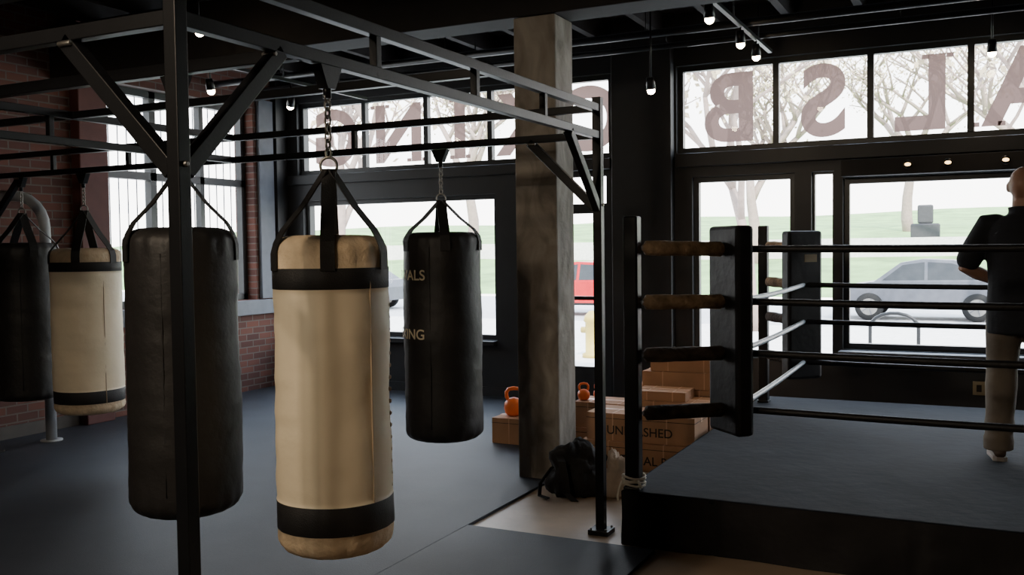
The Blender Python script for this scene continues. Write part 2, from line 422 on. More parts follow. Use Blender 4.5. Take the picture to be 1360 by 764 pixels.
track_light(-6.2, 7.6, 3.1, 3.295, power=28, aim=(-0.5, 0.4, -1)); track_light(-6.2, 6.5, 3.1, 3.295, power=8)
track_light(-5.25, 5.4, 3.3, 3.69, power=10)
track(-2.2, -2.5, 1.9, 3.37)  # unseen extra track behind the camera, added to throw light on the bags
for yy in (-1.6, -0.5, 0.6): track_light(-2.2, yy, 3.27, 3.365, aim=(0.0, 0.9, -0.75), power=45)

# ------------------------------------------------------------------ bag rack
b = MB('steel')
ZU, ZL2 = 2.40, 2.25; T = 0.042
XA, XB, Y1, Y2 = -1.95, -7.2, 1.92, 5.03
for px in (XA, XB):
    for py in (Y1, Y2):
        z1 = 2.46; h = 0.022 if py == Y1 else 0.025
        b.box((px-h, py-h, 0.02), (px+h, py+h, z1), 'steel')
        b.box((px-0.06, py-0.06, 0.0 if px == XA and py == Y2 else 0.019), (px+0.06, py+0.06, 0.028), 'steel')
        for ax in (-0.045, 0.045):
            for ay in (-0.045, 0.045): b.tube([(px+ax, py+ay, 0.028), (px+ax, py+ay, 0.04)], 0.007, 'bolt', n=6)
for px in (XA, -4.6, XB):
    for z in (ZU, ZL2):
        b.beam((px, Y1, z), (px, Y2, z), 0.04, T, 'steel')
    for yy in (2.86, 3.6, 4.3): b.box((px-0.016, yy-0.016, ZL2), (px+0.016, yy+0.016, ZU), 'steel')
for py in (Y1, Y2):
    for z in (ZU, ZL2):
        b.beam((XA, py, z), (XB, py, z), 0.04, T, 'steel')
    for xx in (-3.6, -5.6, -6.4): b.box((xx-0.016, py-0.016, ZL2), (xx+0.016, py+0.016, ZU), 'steel')
b.beam((XA, 2.45, ZL2), (XB, 2.45, ZL2), 0.04, T, 'steel')
b.beam((XA, 3.75, ZU), (XB, 3.75, ZU), 0.04, 0.04, 'steel')
def brace(px, py, dx, dy):
    b.beam((px+dx*0.015, py+dy*0.015, 1.84), (px+dx*0.42, py+dy*0.42, 2.235), 0.04, 0.048, 'steel')
    b.tube([(px-0.033, py-0.0, 1.86), (px+0.033, py, 1.86)], 0.008, 'bolt', n=8)
    b.tube([(px+dx*0.40-0.026, py+dy*0.40-0.024, 2.22), (px+dx*0.40+0.026, py+dy*0.40-0.024, 2.22)], 0.008, 'bolt', n=8)
brace(XA, Y1, 0, 1); brace(XA, Y1, -1, 0); brace(XA, Y2, 0, -1); brace(XA, Y2, -1, 0)
brace(XB, Y1, 0, 1); brace(XB, Y2, 0, -1); brace(XB, Y1, 1, 0); brace(XB, Y2, 1, 0)
b.build("heavy_bag_rack", bevel=0.003)

# ------------------------------------------------------------------ heavy bags
def bag(x, y, r, zt, zb, apex, style, railz=2.228, name="heavy_bag", sa=0.0, sw=0.05, along='Y', text=None, spread=1.1, laces=None):
    b = MB()
    body = 'cream' if style == 'cream' else 'blackleather'
    prof = []
    R = 0.07
    prof.append((0.001, zb)); prof.append((r*0.5, zb+0.003))
    for k in range(0, 7):
        a = math.pi/2*k/6
        prof.append((r-R+R*math.sin(a), zb+0.01+R*0.85*(1-math.cos(a))))
    H = zt-zb
    ks = []
    if style == 'cream':
        ks = [(zb+0.095, 0), (zb+0.097, 1), (zb+0.19, 1), (zb+0.192, 0)]
        for i in range(1, 50): ks.append((zb+0.19+(H-0.19-0.19)*i/50, 0))
        ks += [(zt-0.187, 0), (zt-0.185, 1), (zt-0.118, 1), (zt-0.116, 0)]
    else:
        ks = [(zb+0.1+(H-0.2)*i/50, 0) for i in range(51)]
    for z, q in ks:
        rr = r*(1+0.010*math.sin(z*9+x*3))
        if q: rr += 0.002
        prof.append((rr, z))
    for k in range(0, 7):
        a = math.pi/2*k/6
        prof.append((r-R+R*math.cos(a), zt-0.012-R*0.75+R*0.75*math.sin(a)))
    prof.append((r*0.5, zt-0.012)); prof.append((0.001, zt-0.014))
    seg = []
    for i in range(len(prof)-1):
        zm = (prof[i][1]+prof[i+1][1])/2
        if style == 'cream':
            if zb+0.096 < zm < zb+0.191 or zt-0.186 < zm < zt-0.117: seg.append('strap')
            elif zm <= zb+0.096 or zm >= zt-0.117: seg.append('tancanvas')
            else: seg.append('cream')
        else: seg.append(body)
    nn = 90; o = len(b.v)
    b.lathe(prof, (x, y, 0), seg, n=nn)
    for i in range(o, len(b.v)):
        v = Vector(b.v[i]); d = Vector((v.x-x, v.y-y, 0))
        if d.length > r*0.6:
            k = noise.noise(v*4.0)*0.006+noise.noise(v*14.0)*0.0018
            # soft slumped horizontal creases
            k += noise.noise(Vector((v.x*5, v.y*5, v.z*26)))*0.0022
            k += 0.0035*math.sin(math.atan2(d.y, d.x)*18)*max(0, 1-abs(v.z-(zt-0.06))/0.07)
            k += 0.0035*math.sin(math.atan2(d.y, d.x)*18)*max(0, 1-abs(v.z-(zb+0.05))/0.06)
            v += d.normalized()*k; b.v[i] = tuple(v)
    a0 = sa+0.75 if style == 'cream' else sa-0.4
    for aa in (a0, a0+math.pi):
        b.tube([(x+math.cos(aa)*r*1.0, y+math.sin(aa)*r*1.0, zb+0.1+i*(H-0.2)/8) for i in range(9)], 0.003, 'seam' if style == 'cream' else 'strap', n=6)
    if laces is not None:
        z = zb+0.22
        while z < zt-0.22:
            cc = Vector((x+math.cos(laces)*(r-0.001), y+math.sin(laces)*(r-0.001), z))
            b.ell(cc, (0.006, 0.006, 0.008), 'seam', n=8, m=6)
            z += 0.04
    for k, da in enumerate((0, spread, math.pi, -spread)):
        a = sa+da; dr = Vector((math.cos(a), math.sin(a), 0)); tg = Vector((-math.sin(a), math.cos(a), 0)); c = Vector((x, y, 0))
        pts = [c+dr*0.010+Vector((0,0,apex)), c+dr*(r*0.5)+Vector((0,0,zt+(apex-zt)*0.40)), c+dr*(r*0.86)+Vector((0,0,zt+0.004)), c+dr*(r-0.004)+Vector((0,0,zt-0.035)), c+dr*(r+0.006)+Vector((0,0,zt-0.07)), c+dr*(r+0.006)+Vector((0,0,zt-0.125))]
        b.ribbon(pts, tg, sw, 0.005, 'strap')
    b.torus((x, y, apex+0.012), 0.028, 0.005, 'bolt', ax='Y', rot=0.4)
    b.tube([(x, y, apex-0.04), (x, y, apex+0.0)], 0.024, 'strap', n=12)
    z = apex+0.055; k = 0; ztop = railz-0.085
    while z < ztop-0.01:
        b.torus((x, y, z), 0.011, 0.004, 'bolt', ax='Y', n=12, m=6, sz=1.6, rot=math.pi/2*(k % 2)); z += 0.026; k += 1
    b.tube([(x, y, ztop-0.02), (x, y, ztop+0.03)], 0.014, 'steel', n=12)
    u = Vector((0,1,0)) if along == 'Y' else Vector((1,0,0)); w = Vector((1,0,0)) if along == 'Y' else Vector((0,1,0))
    c = Vector((x, y, 0)); vs = []
    for sgn in (-1, 1):
        for du, z in ((-0.055, railz-0.001), (0.055, railz-0.001), (0.02, railz-0.075), (-0.02, railz-0.075)):
            vs.append(c+u*du+w*0.02*sgn+Vector((0,0,z)))
    b.add(vs, [(0,1,2,3),(7,6,5,4),(0,4,5,1),(1,5,6,2),(2,6,7,3),(3,7,4,0)], 'steel')
    if text:
        for body_t, ang, z0, sz in text:
            vs, fs = text_mesh(body_t, sz, offset=0.001)
            P = []
            for v in vs:
                a = ang+v.x/r; P.append((x+math.cos(a)*(r*1.035), y+math.sin(a)*(r*1.035), z0+v.y))
            b.add(P, fs, 'goldprint')
    return b.build(name, recalc=True)

cam_a = lambda x, y: math.atan2(-y, -x)
bag(-1.945, 2.57, 0.189, 1.685, 0.62, 1.89, 'cream', sa=cam_a(-1.95, 2.57)-0.05, sw=0.045, laces=cam_a(-1.95, 2.57)+1.40)
bag(-2.49, 2.45, 0.186, 1.72, 0.715, 1.90, 'black', sa=cam_a(-2.49, 2.45)+0.05, sw=0.036, along='X', spread=1.2)
bag(-2.97, Y2, 0.238, 1.74, 0.46, 1.92, 'black', sa=cam_a(-2.83, Y2)+0.1, sw=0.06, along='X', spread=1.15,
    text=[("RIVALS", cam_a(-2.83, Y2)-0.95, 1.47, 0.085), ("BOXING", cam_a(-2.83, Y2)-1.12, 1.12, 0.085)])
bag(-6.08, Y2, 0.25, 1.68, 0.42, 1.95, 'cream', sa=cam_a(-5.79, Y2)-0.25, sw=0.06, along='X')
bag(-6.78, Y2, 0.25, 1.73, 0.48, 1.95, 'black', sa=cam_a(-6.66, Y2)+0.3, sw=0.06, along='X')

# ------------------------------------------------------------------ boxing ring
ring = empty("boxing_ring")
RX0, RX1, RY0, RY1, RZ = -1.77, 2.19, 4.88, 8.5, 0.30
b = MB()
b.box((RX0+0.03, RY0+0.03, 0.0), (RX1-0.03, RY1-0.03, RZ-0.03), 'skirt')
b.box((RX0+0.002, RY0+0.002, RZ-0.03), (RX1-0.002, RY1-0.002, RZ), 'canvas')
b.build("platform", bevel=0.01, parent=ring)
b = MB()
def skirt(p0, p1, nrm):
    p0 = Vector(p0); p1 = Vector(p1); n = 120; vs = []; fs = []; rows = 6
    for i in range(n+1):
        for j in range(rows+1):
            t = i/n; z = RZ-0.004-(RZ-0.006)*j/rows
            p = p0.lerp(p1, t); w = (0.006+0.014*j/rows)*noise.noise(Vector((t*14, nrm[0]*5, j*0.25)))+0.004
            if abs((t*3.9) % 0.95-0.5) < 0.02: w -= 0.007
            vs.append((p.x+nrm[0]*w, p.y+nrm[1]*w, z))
    for i in range(n):
        for j in range(rows):
            a = i*(rows+1)+j; fs.append((a, a+1, a+rows+2, a+rows+1))
    b.add(vs, fs, 'skirt', True)
skirt((RX0, RY0, 0), (RX1, RY0, 0), (0, -1)); skirt((RX0, RY0, 0), (RX0, RY1, 0), (-1, 0)); skirt((RX1, RY0, 0), (RX1, RY1, 0), (1, 0))
b.build("skirt_cloth", parent=ring)
RC = {'fl': (-1.27, 5.39), 'bl': (-1.286, 7.76), 'fr': (1.69, 5.39), 'br': (1.69, 7.76)}
PC = {'fl': (-1.72, 4.935), 'bl': (-1.68, 8.15), 'fr': (2.13, 4.94), 'br': (2.08, 8.15)}
ZR = (1.605, 1.31, 1.02, 0.70)
for k, (cx, cy) in RC.items():
    sx = -1 if cx < 0 else 1; sy = -1 if cy < 6 else 1
    px, py = PC[k]
    b = MB('steel'); b.box((px-0.04, py-0.04, RZ), (px+0.04, py+0.04, 1.79), 'steel'); b.box((px-0.048, py-0.048, RZ), (px+0.048, py+0.048, RZ+0.02), 'steel')
    b.build("corner_post", bevel=0.012, parent=ring)
    for i, z in enumerate(ZR):
        b = MB()
        mt = 'tape' if i < 2 else 'taped'
        p0 = Vector((px-sx*0.042, py-sy*0.042, z+0.012)); p1 = Vector((cx+sx*0.05, cy+sy*0.05, z))
        L_ = [p0.lerp(p1, t) for t in (0, 0.03, 0.05, 0.25, 0.4, 0.55, 0.75, 0.95, 0.98, 1)]
        b.tube(L_, [0.014, 0.024, 0.040, 0.043, 0.040, 0.042, 0.040, 0.042, 0.03, 0.02], mt, n=16)
        b.build("turnbuckle_pad", parent=ring)
    b = MB('fabric'); ang = math.atan2(sy, sx)
    c = Vector((cx+sx*0.02, cy+sy*0.02, 0))
    b.box((c.x-0.055, c.y-0.155, 0.565), (c.x+0.055, c.y+0.155, 1.735), 'skirt', rot=ang, c=(c.x, c.y, 0))
    b.build("corner_cushion", bevel=0.022, parent=ring)
for i, z in enumerate(ZR):
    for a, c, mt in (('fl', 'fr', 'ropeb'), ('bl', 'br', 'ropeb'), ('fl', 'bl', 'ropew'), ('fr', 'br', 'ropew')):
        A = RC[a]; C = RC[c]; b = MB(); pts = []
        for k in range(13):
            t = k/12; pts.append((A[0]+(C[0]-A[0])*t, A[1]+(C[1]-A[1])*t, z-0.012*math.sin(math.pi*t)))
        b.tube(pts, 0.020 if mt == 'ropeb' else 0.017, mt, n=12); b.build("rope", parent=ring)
px, py = PC['fl']
b = MB()
for k in range(4):
    pts = [(px+0.062*math.cos(a*0.5236+k), py+0.062*math.sin(a*0.5236+k), RZ+0.03+k*0.014+0.006*math.sin(a)) for a in range(13)]
    b.tube(pts, 0.006, 'cord', n=8)
b.tube([(px-0.05, py-0.04, RZ+0.05), (px-0.06, py-0.065, RZ+0.02), (px-0.065, py-0.08, RZ-0.03), (px-0.06, py-0.09, RZ-0.05)], 0.006, 'cord', n=8)
b.tube([(px+0.04, py-0.05, RZ+0.06), (px+0.06, py-0.05, RZ+0.02)], 0.008, 'cord', n=8)
b.build("knotted_cord", parent=ring)
b = MB(); b.box((-0.055, -0.004, -0.03), (0.055, 0.004, 0.03), 'plate'); o = b.build("label_plate", parent=ring)
o.location = (-1.225, 7.70, 1.52); o.rotation_euler = (0, 0, math.radians(45))

b = MB(); b.box((-0.10, YF-0.012, 0.30), (0.0, YF-0.001, 0.42), 'plate'); b.box((-0.07, YF-0.018, 0.33), (-0.03, YF-0.012, 0.39), 'ink'); b.build("wall_outlet", bevel=0.003)

# ------------------------------------------------------------------ cardboard boxes
def carton(x0, y0, z0, w, d, h, rot=0.0, text=None):
    b = MB(); c = (x0+w/2, y0+d/2, 0)
    b.box((x0, y0, z0), (x0+w, y0+d, z0+h), 'card', rot=rot, c=c)
    e = 0.002
    b.box((x0-e, y0+d/2-0.025, z0+h-0.05), (x0+w+e, y0+d/2+0.025, z0+h+e), 'cardtape', rot=rot, c=c)
    for k in (0.25, 0.75):
        b.box((x0+w*k-0.004, y0-e, z0), (x0+w*k+0.004, y0+d+e, z0+h+e), 'cardtape', rot=rot, c=c)
    if h > 0.15: b.box((x0-e, y0-e, z0+h*0.80), (x0+w+e, y0+d+e, z0+h*0.80+0.004), 'ink', rot=rot, c=c)
    if text:
        vs, fs = text_mesh(text, h*0.45, offset=0.001); R = Matrix.Rotation(rot, 3, 'Z'); C = Vector(c)
        P = [R @ (Vector((x0+w*0.5+v.x, y0-0.004, z0+h*0.38+v.y))-C)+C for v in vs]
        b.add(P, fs, 'ink')
    return b.build("cardboard_box")
carton(-3.66, 6.97, 0.018, 0.62, 0.36, 0.21)
carton(-2.69, 6.55, 0.0, 0.84, 0.40, 0.20, text="MATERIAL R")
carton(-2.94, 6.97, 0.019, 1.12, 0.36, 0.18, text="FITNESS")
carton(-2.66, 6.58, 0.203, 0.82, 0.36, 0.20, rot=0.0, text="UNLEASHED")
carton(-2.94, 6.99, 0.202, 0.50, 0.33, 0.20)
carton(-2.42, 6.99, 0.202, 0.58, 0.33, 0.24)
carton(-2.44, 7.01, 0.445, 0.40, 0.30, 0.07, rot=0.05)
carton(-2.63, 7.36, 0.0, 0.80, 0.5, 0.26)
carton(-2.61, 7.38, 0.263, 0.78, 0.42, 0.22, text="FITNESS")
carton(-2.50, 7.40, 0.487, 0.68, 0.40, 0.13)
carton(-2.44, 7.42, 0.62, 0.58, 0.36, 0.11, rot=0.03)
carton(-2.60, 7.92, 0.0, 0.78, 0.5, 0.30)
carton(-2.52, 7.94, 0.303, 0.68, 0.42, 0.28, rot=-0.03)
def kettlebell(x, y, z, r=0.075, rot=0.3):
    b = MB(); b.lathe([(0.001, 0), (r*0.6, 0), (r*0.85, r*0.25), (r, r*0.75), (r*0.93, r*1.25), (r*0.6, r*1.65), (0.001, r*1.8)], (x, y, z), 'orange', n=24)
    R = Matrix.Rotation(rot, 3, 'Z'); pts = []
    for dx, dz in ((-0.55, 1.5), (-0.72, 1.9), (-0.72, 2.3), (-0.5, 2.6), (0, 2.68), (0.5, 2.6), (0.72, 2.3), (0.72, 1.9), (0.55, 1.5)):
        v = R @ Vector((dx*r, 0, 0)); pts.append((x+v.x, y+v.y, z+dz*r))
    b.tube(pts, r*0.19, 'orange', n=10); b.build("kettlebell")
kettlebell(-3.53, 7.12, 0.231, 0.085, 0.5); kettlebell(-3.28, 7.2, 0.231, 0.08, 0.8)
kettlebell(-2.885, 7.08, 0.404, 0.05, 0.4); kettlebell(-2.79, 7.18, 0.404, 0.048, 0.1)

def lump(name, c, r, mt, amp=0.25, seed=0, extra=None):
    b = MB()
    b.ell((0,0,0), (1,1,1), mt, n=36, m=24)
    vs = []
    for v in b.v:
        p = Vector(v); k = 1+amp*noise.noise(p*1.6+Vector((seed, 0, 0)))+amp*0.4*noise.noise(p*4.5+Vector((0, seed, 0)))
        q = Vector((p.x*r[0]*k, p.y*r[1]*k, p.z*r[2]*k)); q.z = max(q.z, -r[2]*0.62)
        vs.append((c[0]+q.x, c[1]+q.y, c[2]+r[2]*0.62+q.z))
    b.v = vs
    if extra: extra(b)
    return b.build(name)
def bpstraps(b):
    b.ribbon([(-2.50, 5.70, 0.27), (-2.45, 5.63, 0.24), (-2.42, 5.60, 0.14), (-2.40, 5.58, 0.05), (-2.33, 5.55, 0.015)], (1, 0.2, 0), 0.05, 0.008, 'strap')
    b.tube([(-2.46, 5.82, 0.25), (-2.44, 5.80, 0.31), (-2.40, 5.80, 0.31), (-2.37, 5.82, 0.25)], 0.01, 'strap', n=8)
    b.ribbon([(-2.56, 5.72, 0.18), (-2.62, 5.66, 0.08), (-2.60, 5.60, 0.014), (-2.52, 5.56, 0.012)], (0.3, 1, 0), 0.035, 0.006, 'strap')
lump("backpack", (-2.46, 5.82, 0.0), (0.20, 0.15, 0.20), 'fabric', 0.5, 3, bpstraps)
lump("crumpled_towel", (-2.15, 5.83, 0.0), (0.075, 0.08, 0.18), 'towel', 0.6, 9)

# bent grey pipe near the left wall
b = MB()
pts = [(-7.22, 5.57, 0.02), (-7.22, 5.57, 1.85)]
for k in range(1, 7):
    a = math.pi/2*k/6; pts.append((-7.22-0.22*(1-math.cos(a)), 5.57-0.12*(1-math.cos(a)), 1.85+0.28*math.sin(a)))
pts.append((-7.62, 5.36, 2.13))
b.tube(pts, 0.045, 'pipe', n=16); b.lathe([(0.001, 0.03), (0.09, 0.03), (0.09, 0.018), (0.001, 0.018)], (-7.22, 5.57, 0), 'pipe', n=20)
b.build("bent_pipe")

# ------------------------------------------------------------------ man in the ring
man = empty("standing_man", (0.195, 6.52, RZ), math.radians(-14))
def loft(b, rings, mt, n=24, p=2.4):
    vs = []
    for (cx, cy, z, rx, ry) in rings:
        for k in range(n):
            t = 2*math.pi*k/n; c, s_ = math.cos(t), math.sin(t)
            vs.append((cx+rx*math.copysign(abs(c)**(2/p), c), cy+ry*math.copysign(abs(s_)**(2/p), s_), z))
    fs = []
    for i in range(len(rings)-1):
        for k in range(n):
            a = i*n+k; e = i*n+(k+1) % n; fs.append((a, e, e+n, a+n))
    fs.append(tuple(reversed(range(n)))); o = (len(rings)-1)*n; fs.append(tuple(range(o, o+n)))
    b.add(vs, fs, mt, True)
def finish(b, name, vox, sm=3):
    o = b.build(name, parent=man, recalc=True, merge=1e-7)
    r = o.modifiers.new("remesh", 'REMESH'); r.mode = 'VOXEL'; r.voxel_size = vox; r.use_smooth_shade = True
    s = o.modifiers.new("smooth", 'SMOOTH'); s.iterations = sm; s.factor = 0.5
    return o
SH = [(-0.195, -0.01, 1.43), (0.195, -0.01, 1.43)]; EL = [(-0.31, -0.06, 1.17), (0.30, -0.05, 1.16)]; WR = [(-0.13, 0.17, 1.06), (0.12, 0.19, 1.07)]
HIP = [(-0.095, 0, 0.90), (0.10, 0, 0.90)]; KN = [(-0.115, 0.025, 0.50), (0.125, 0.04, 0.50)]; AN = [(-0.12, -0.02, 0.09), (0.14, -0.01, 0.09)]
b = MB('skin')
loft(b, [(0,0,0.84,0.15,0.10), (0,0,0.95,0.165,0.115), (0,0.01,1.08,0.15,0.11), (0,0.005,1.25,0.165,0.115), (0,0,1.38,0.17,0.11), (0,-0.005,1.45,0.12,0.085)], 'skin')
b.tube([(0,-0.01,1.40), (0,-0.005,1.50), (0,0.01,1.60)], [0.075, 0.062, 0.060], 'skin', n=18)
for i in (0, 1):
    s1, e, w = Vector(SH[i]), Vector(EL[i]), Vector(WR[i])
    b.tube([s1, s1.lerp(e, 0.4), e, e.lerp(w, 0.3), w], [0.055, 0.052, 0.042, 0.044, 0.028], 'skin', n=16, round_ends=True)
    h, k, a = Vector(HIP[i]), Vector(KN[i]), Vector(AN[i])
    b.tube([h, h.lerp(k, 0.4), k, k.lerp(a, 0.3), a], [0.085, 0.078, 0.052, 0.055, 0.035], 'skin', n=16, round_ends=True)
b.ell((0, 0.005, 1.672), (0.078, 0.098, 0.103), 'skin', n=28, m=20)
b.ell((0, 0.035, 1.60), (0.058, 0.062, 0.055), 'skin', n=24, m=14)
b.tube([(0, 0.098, 1.675), (0, 0.112, 1.645), (0, 0.118, 1.628)], [0.010, 0.014, 0.017], 'skin', n=10, round_ends=True)
b.ell((0, 0.088, 1.697), (0.055, 0.014, 0.012), 'skin')
b.ell((0, 0.094, 1.592), (0.026, 0.010, 0.007), 'skin'); b.ell((0, 0.092, 1.578), (0.022, 0.010, 0.008), 'skin')
for sx in (-1, 1): b.ell((sx*0.082, -0.002, 1.655), (0.011, 0.021, 0.034), 'skin')
finish(b, "body", 0.009, 2)
for i, sx in enumerate((-1, 1)):
    b = MB('eye'); b.ell((sx*0.031, 0.088, 1.672), (0.013, 0.011, 0.010), 'eye', n=14, m=10); b.ell((sx*0.031, 0.0975, 1.672), (0.005, 0.003, 0.005), 'ink', n=10, m=6); b.build("eye", parent=man)
b = MB()
for sx in (-1, 1):
    b.torus((sx*0.034, 0.112, 1.668), 0.022, 0.0025, 'ink', ax='Y', n=18, m=6)
    b.tube([(sx*0.056, 0.11, 1.672), (sx*0.082, 0.08, 1.674), (sx*0.086, 0.0, 1.668), (sx*0.084, -0.02, 1.655)], 0.0028, 'ink', n=6)
b.tube([(-0.012, 0.113, 1.672), (0.012, 0.113, 1.672)], 0.0025, 'ink', n=6)
b.build("spectacles", parent=man)
# shirt
b = MB('shirt')
loft(b, [(0,0.0,0.77,0.192,0.142), (0,0.0,0.86,0.195,0.145), (0,0.0,0.95,0.195,0.145), (0,0.008,1.08,0.188,0.142), (0,0.005,1.25,0.20,0.142), (0,-0.002,1.37,0.21,0.132), (0,-0.008,1.44,0.175,0.105), (0,-0.008,1.485,0.10,0.078)], 'shirt')
b.tube([(0,-0.01,1.44), (0,-0.005,1.535)], [0.085, 0.076], 'shirt', n=20)
for i in (0, 1):
    s1, e = Vector(SH[i]), Vector(EL[i]); s0 = s1*1.0; s0.x *= 0.75
    b.tube([s0+Vector((0,0,0.0)), s1, s1.lerp(e, 0.5), s1.lerp(e, 0.80)], [0.07, 0.074, 0.074, 0.074], 'shirt', n=18, round_ends=True)
b.torus((0, -0.004, 1.53), 0.074, 0.009, 'shirt', ax='Z', n=24, m=8)
finish(b, "shirt", 0.009, 5)
# trousers
b = MB('khaki')
loft(b, [(0,0,0.80,0.165,0.118), (0,0,0.88,0.172,0.124), (0,0,0.99,0.165,0.12)], 'khaki')
for i in (0, 1):
    h, k, a = Vector(HIP[i]), Vector(KN[i]), Vector(AN[i])
    b.tube([h+Vector((0,0,0.02)), h.lerp(k, 0.35), k+Vector((0,0,0.05)), k-Vector((0,0.01,0.05)), k.lerp(a, 0.35), k.lerp(a, 0.6), k.lerp(a, 0.72), k.lerp(a, 0.84), a+Vector((0,0,0.03)), a+Vector((0,0.0,-0.035))], [0.104, 0.102, 0.087, 0.091, 0.085, 0.080, 0.088, 0.078, 0.087, 0.084], 'khaki', n=20)
finish(b, "trousers", 0.009, 2)
# shoes
for i in (0, 1):
    b = MB('shoe'); a = Vector(AN[i]); yaw = -0.15 if i else 0.35
    R = Matrix.Rotation(yaw, 3, 'Z')
    prof = [(-0.085, 0.030, 0.05), (-0.06, 0.038, 0.10), (0.0, 0.038, 0.105), (0.06, 0.042, 0.075), (0.12, 0.048, 0.055), (0.165, 0.042, 0.045), (0.19, 0.022, 0.03)]
    vs = []; n = 14
    for y_, w, h_ in prof:
        for k in range(n):
            t = 2*math.pi*k/n; p = Vector((w*math.cos(t), y_, 0.022+max(-0.012, (h_-0.02)*(0.5+0.5*math.sin(t)))))
            p = R @ p; vs.append((a.x+p.x, a.y+p.y, p.z))
    fs = []
    for q in range(len(prof)-1):
        for k in range(n): u = q*n+k; e = q*n+(k+1) % n; fs.append((u, e, e+n, u+n))
    fs.append(tuple(range(n))); fs.append(tuple(range((len(prof)-1)*n, len(prof)*n)))
    b.add(vs, fs, 'shoe', True)
    sv = []
    for z in (0.0, 0.024):
        for y_, w in ((-0.095, 0.02), (-0.08, 0.04), (0.0, 0.042), (0.12, 0.052), (0.17, 0.045), (0.197, 0.02)):
            p = R @ Vector((w, y_, z)); sv.append((a.x+p.x, a.y+p.y, z))
        for y_, w in ((0.197, 0.02), (0.17, 0.045), (0.12, 0.052), (0.0, 0.042), (-0.08, 0.04), (-0.095, 0.02)):
            p = R @ Vector((-w, y_, z)); sv.append((a.x+p.x, a.y+p.y, z))
    b.add(sv, [tuple(range(12)), tuple(range(12, 24))]+[(k, (k+1) % 12, 12+(k+1) % 12, 12+k) for k in range(12)], 'sole')
    b.build("shoe", parent=man)
# hands
for i in (0, 1):
    b = MB('skin'); w = Vector(WR[i]); d = (w-Vector(EL[i])).normalized()
    side = d.cross(Vector((0,0,1))).normalized()*(1 if i else -1)
    up = side.cross(d).normalized(); up = up if up.z > 0 else -up
    pal = w+d*0.05
    Rm = Matrix((side, d, up)).transposed()
    b.ell(pal, (0.020, 0.052, 0.042), 'skin', R=Rm)
    b.tube([w-d*0.02, w+d*0.02], [0.027, 0.026], 'skin', round_ends=True)
    for q, (ln, uo) in enumerate(((0.070, 0.028), (0.078, 0.010), (0.072, -0.009), (0.058, -0.027))):
        p0 = w+d*0.085+up*uo; inn = -side
        p1 = p0+d*ln*0.45+inn*0.006; p2 = p1+d*ln*0.25+inn*ln*0.22; p3 = p2+d*ln*0.02+inn*ln*0.28
        b.tube([p0-d*0.02, p0, p1, p2, p3], [0.009, 0.0095, 0.0085, 0.008, 0.0068], 'skin', n=10, round_ends=True)
    t0 = w+d*0.03+up*0.03; b.tube([t0, t0+d*0.03+up*0.02-side*0.01, t0+d*0.055+up*0.022-side*0.022], [0.013, 0.0105, 0.008], 'skin', n=10, round_ends=True)
    finish(b, "hand", 0.0035, 1)

# ------------------------------------------------------------------ outside
b = MB(); b.box((-60, YF+0.22, -0.3), (60, 21.0, -0.10), 'sidewalk'); b.box((-60, -20, -0.3), (XL-0.3, YF+0.22, -0.10), 'sidewalk'); b.build("sidewalk")
b = MB(); b.box((-60, 21.0, -0.35), (60, 33, -0.2), 'asphalt'); b.build("street")
b = MB(); vs = []; fs = []
nx, ny = 40, 20
for i in range(nx+1):
    for j in range(ny+1):
        x = -70+140*i/nx; y = 33+60*j/ny; t = j/ny
        z = -0.12+4.6*(t**0.8)+0.5*noise.noise(Vector((x*0.06, y*0.06, 0)))*min(1, t*4)
        vs.append((x, y, z))
for i in range(nx):
    for j in range(ny): a = i*(ny+1)+j; fs.append((a, a+ny+1, a+ny+2, a+1))
b.add(vs, fs, 'grass', True); b.build("park_lawn")
b = MB(); b.box((-60, 44, 0.9), (60, 46, 1.9), 'sidewalk'); b.build("park_path")
b = MB(); b.box((-3.3, 50, 1.8), (-2.0, 50.6, 2.6), 'stone'); b.box((-3.0, 50.1, 2.6), (-2.3, 50.5, 3.5), 'stone'); b.build("stone_monument", bevel=0.08)

def tree(x, y, z, h, r, seed, leaves=900, spread=1.0, name="park_tree"):
    rnd = random.Random(seed); b = MB('bark'); tips = []
    def br(p, d, L, rr, dep):
        pts = [p]; q = p.copy(); dd = d.copy()
        for k in range(4):
            dd = (dd+Vector((rnd.uniform(-.2,.2), rnd.uniform(-.2,.2), rnd.uniform(-.05,.15)))).normalized(); q = q+dd*L/4; pts.append(q.copy())
        b.tube(pts, [rr, rr*0.9, rr*0.8, rr*0.7, rr*0.6], 'bark', n=7)
        if dep >= 2: tips.extend(pts[1:])
        if dep < 4:
            for k in range(3 if dep else 5):
                a = rnd.uniform(0, 6.28); t = Vector((math.cos(a), math.sin(a), rnd.uniform(0.1, 0.7)))*spread
                br(pts[-1] if k else pts[3], (dd*0.7+t).normalized(), L*rnd.uniform(0.6, 0.8), rr*0.58, dep+1)
    br(Vector((x, y, z)), Vector((0,0,1)), h*0.36, r, 0)
    vs = []; fs = []
    for k in range(leaves):
        p = rnd.choice(tips)+Vector((rnd.gauss(0, 0.35), rnd.gauss(0, 0.35), rnd.gauss(0, 0.3)))
        u = Vector((rnd.uniform(-1,1), rnd.uniform(-1,1), rnd.uniform(-1,1))).normalized(); w = u.orthogonal().normalized(); s = rnd.uniform(0.06, 0.13)
        o = len(vs); vs += [p-u*s, p+w*s*0.6, p+u*s, p-w*s*0.6]; fs.append((o, o+1, o+2, o+3))
    b.add(vs, fs, 'leaf')
    return b.build(name, recalc=False)
tree(-4.2, 19.5, -0.1, 8.5, 0.14, 3, 700, name="street_tree")
tree(1.2, 20.2, -0.1, 9.0, 0.12, 5, 800, name="street_tree")
tree(-14.5, 19.5, -0.1, 8.5, 0.17, 8, 600, name="street_tree")
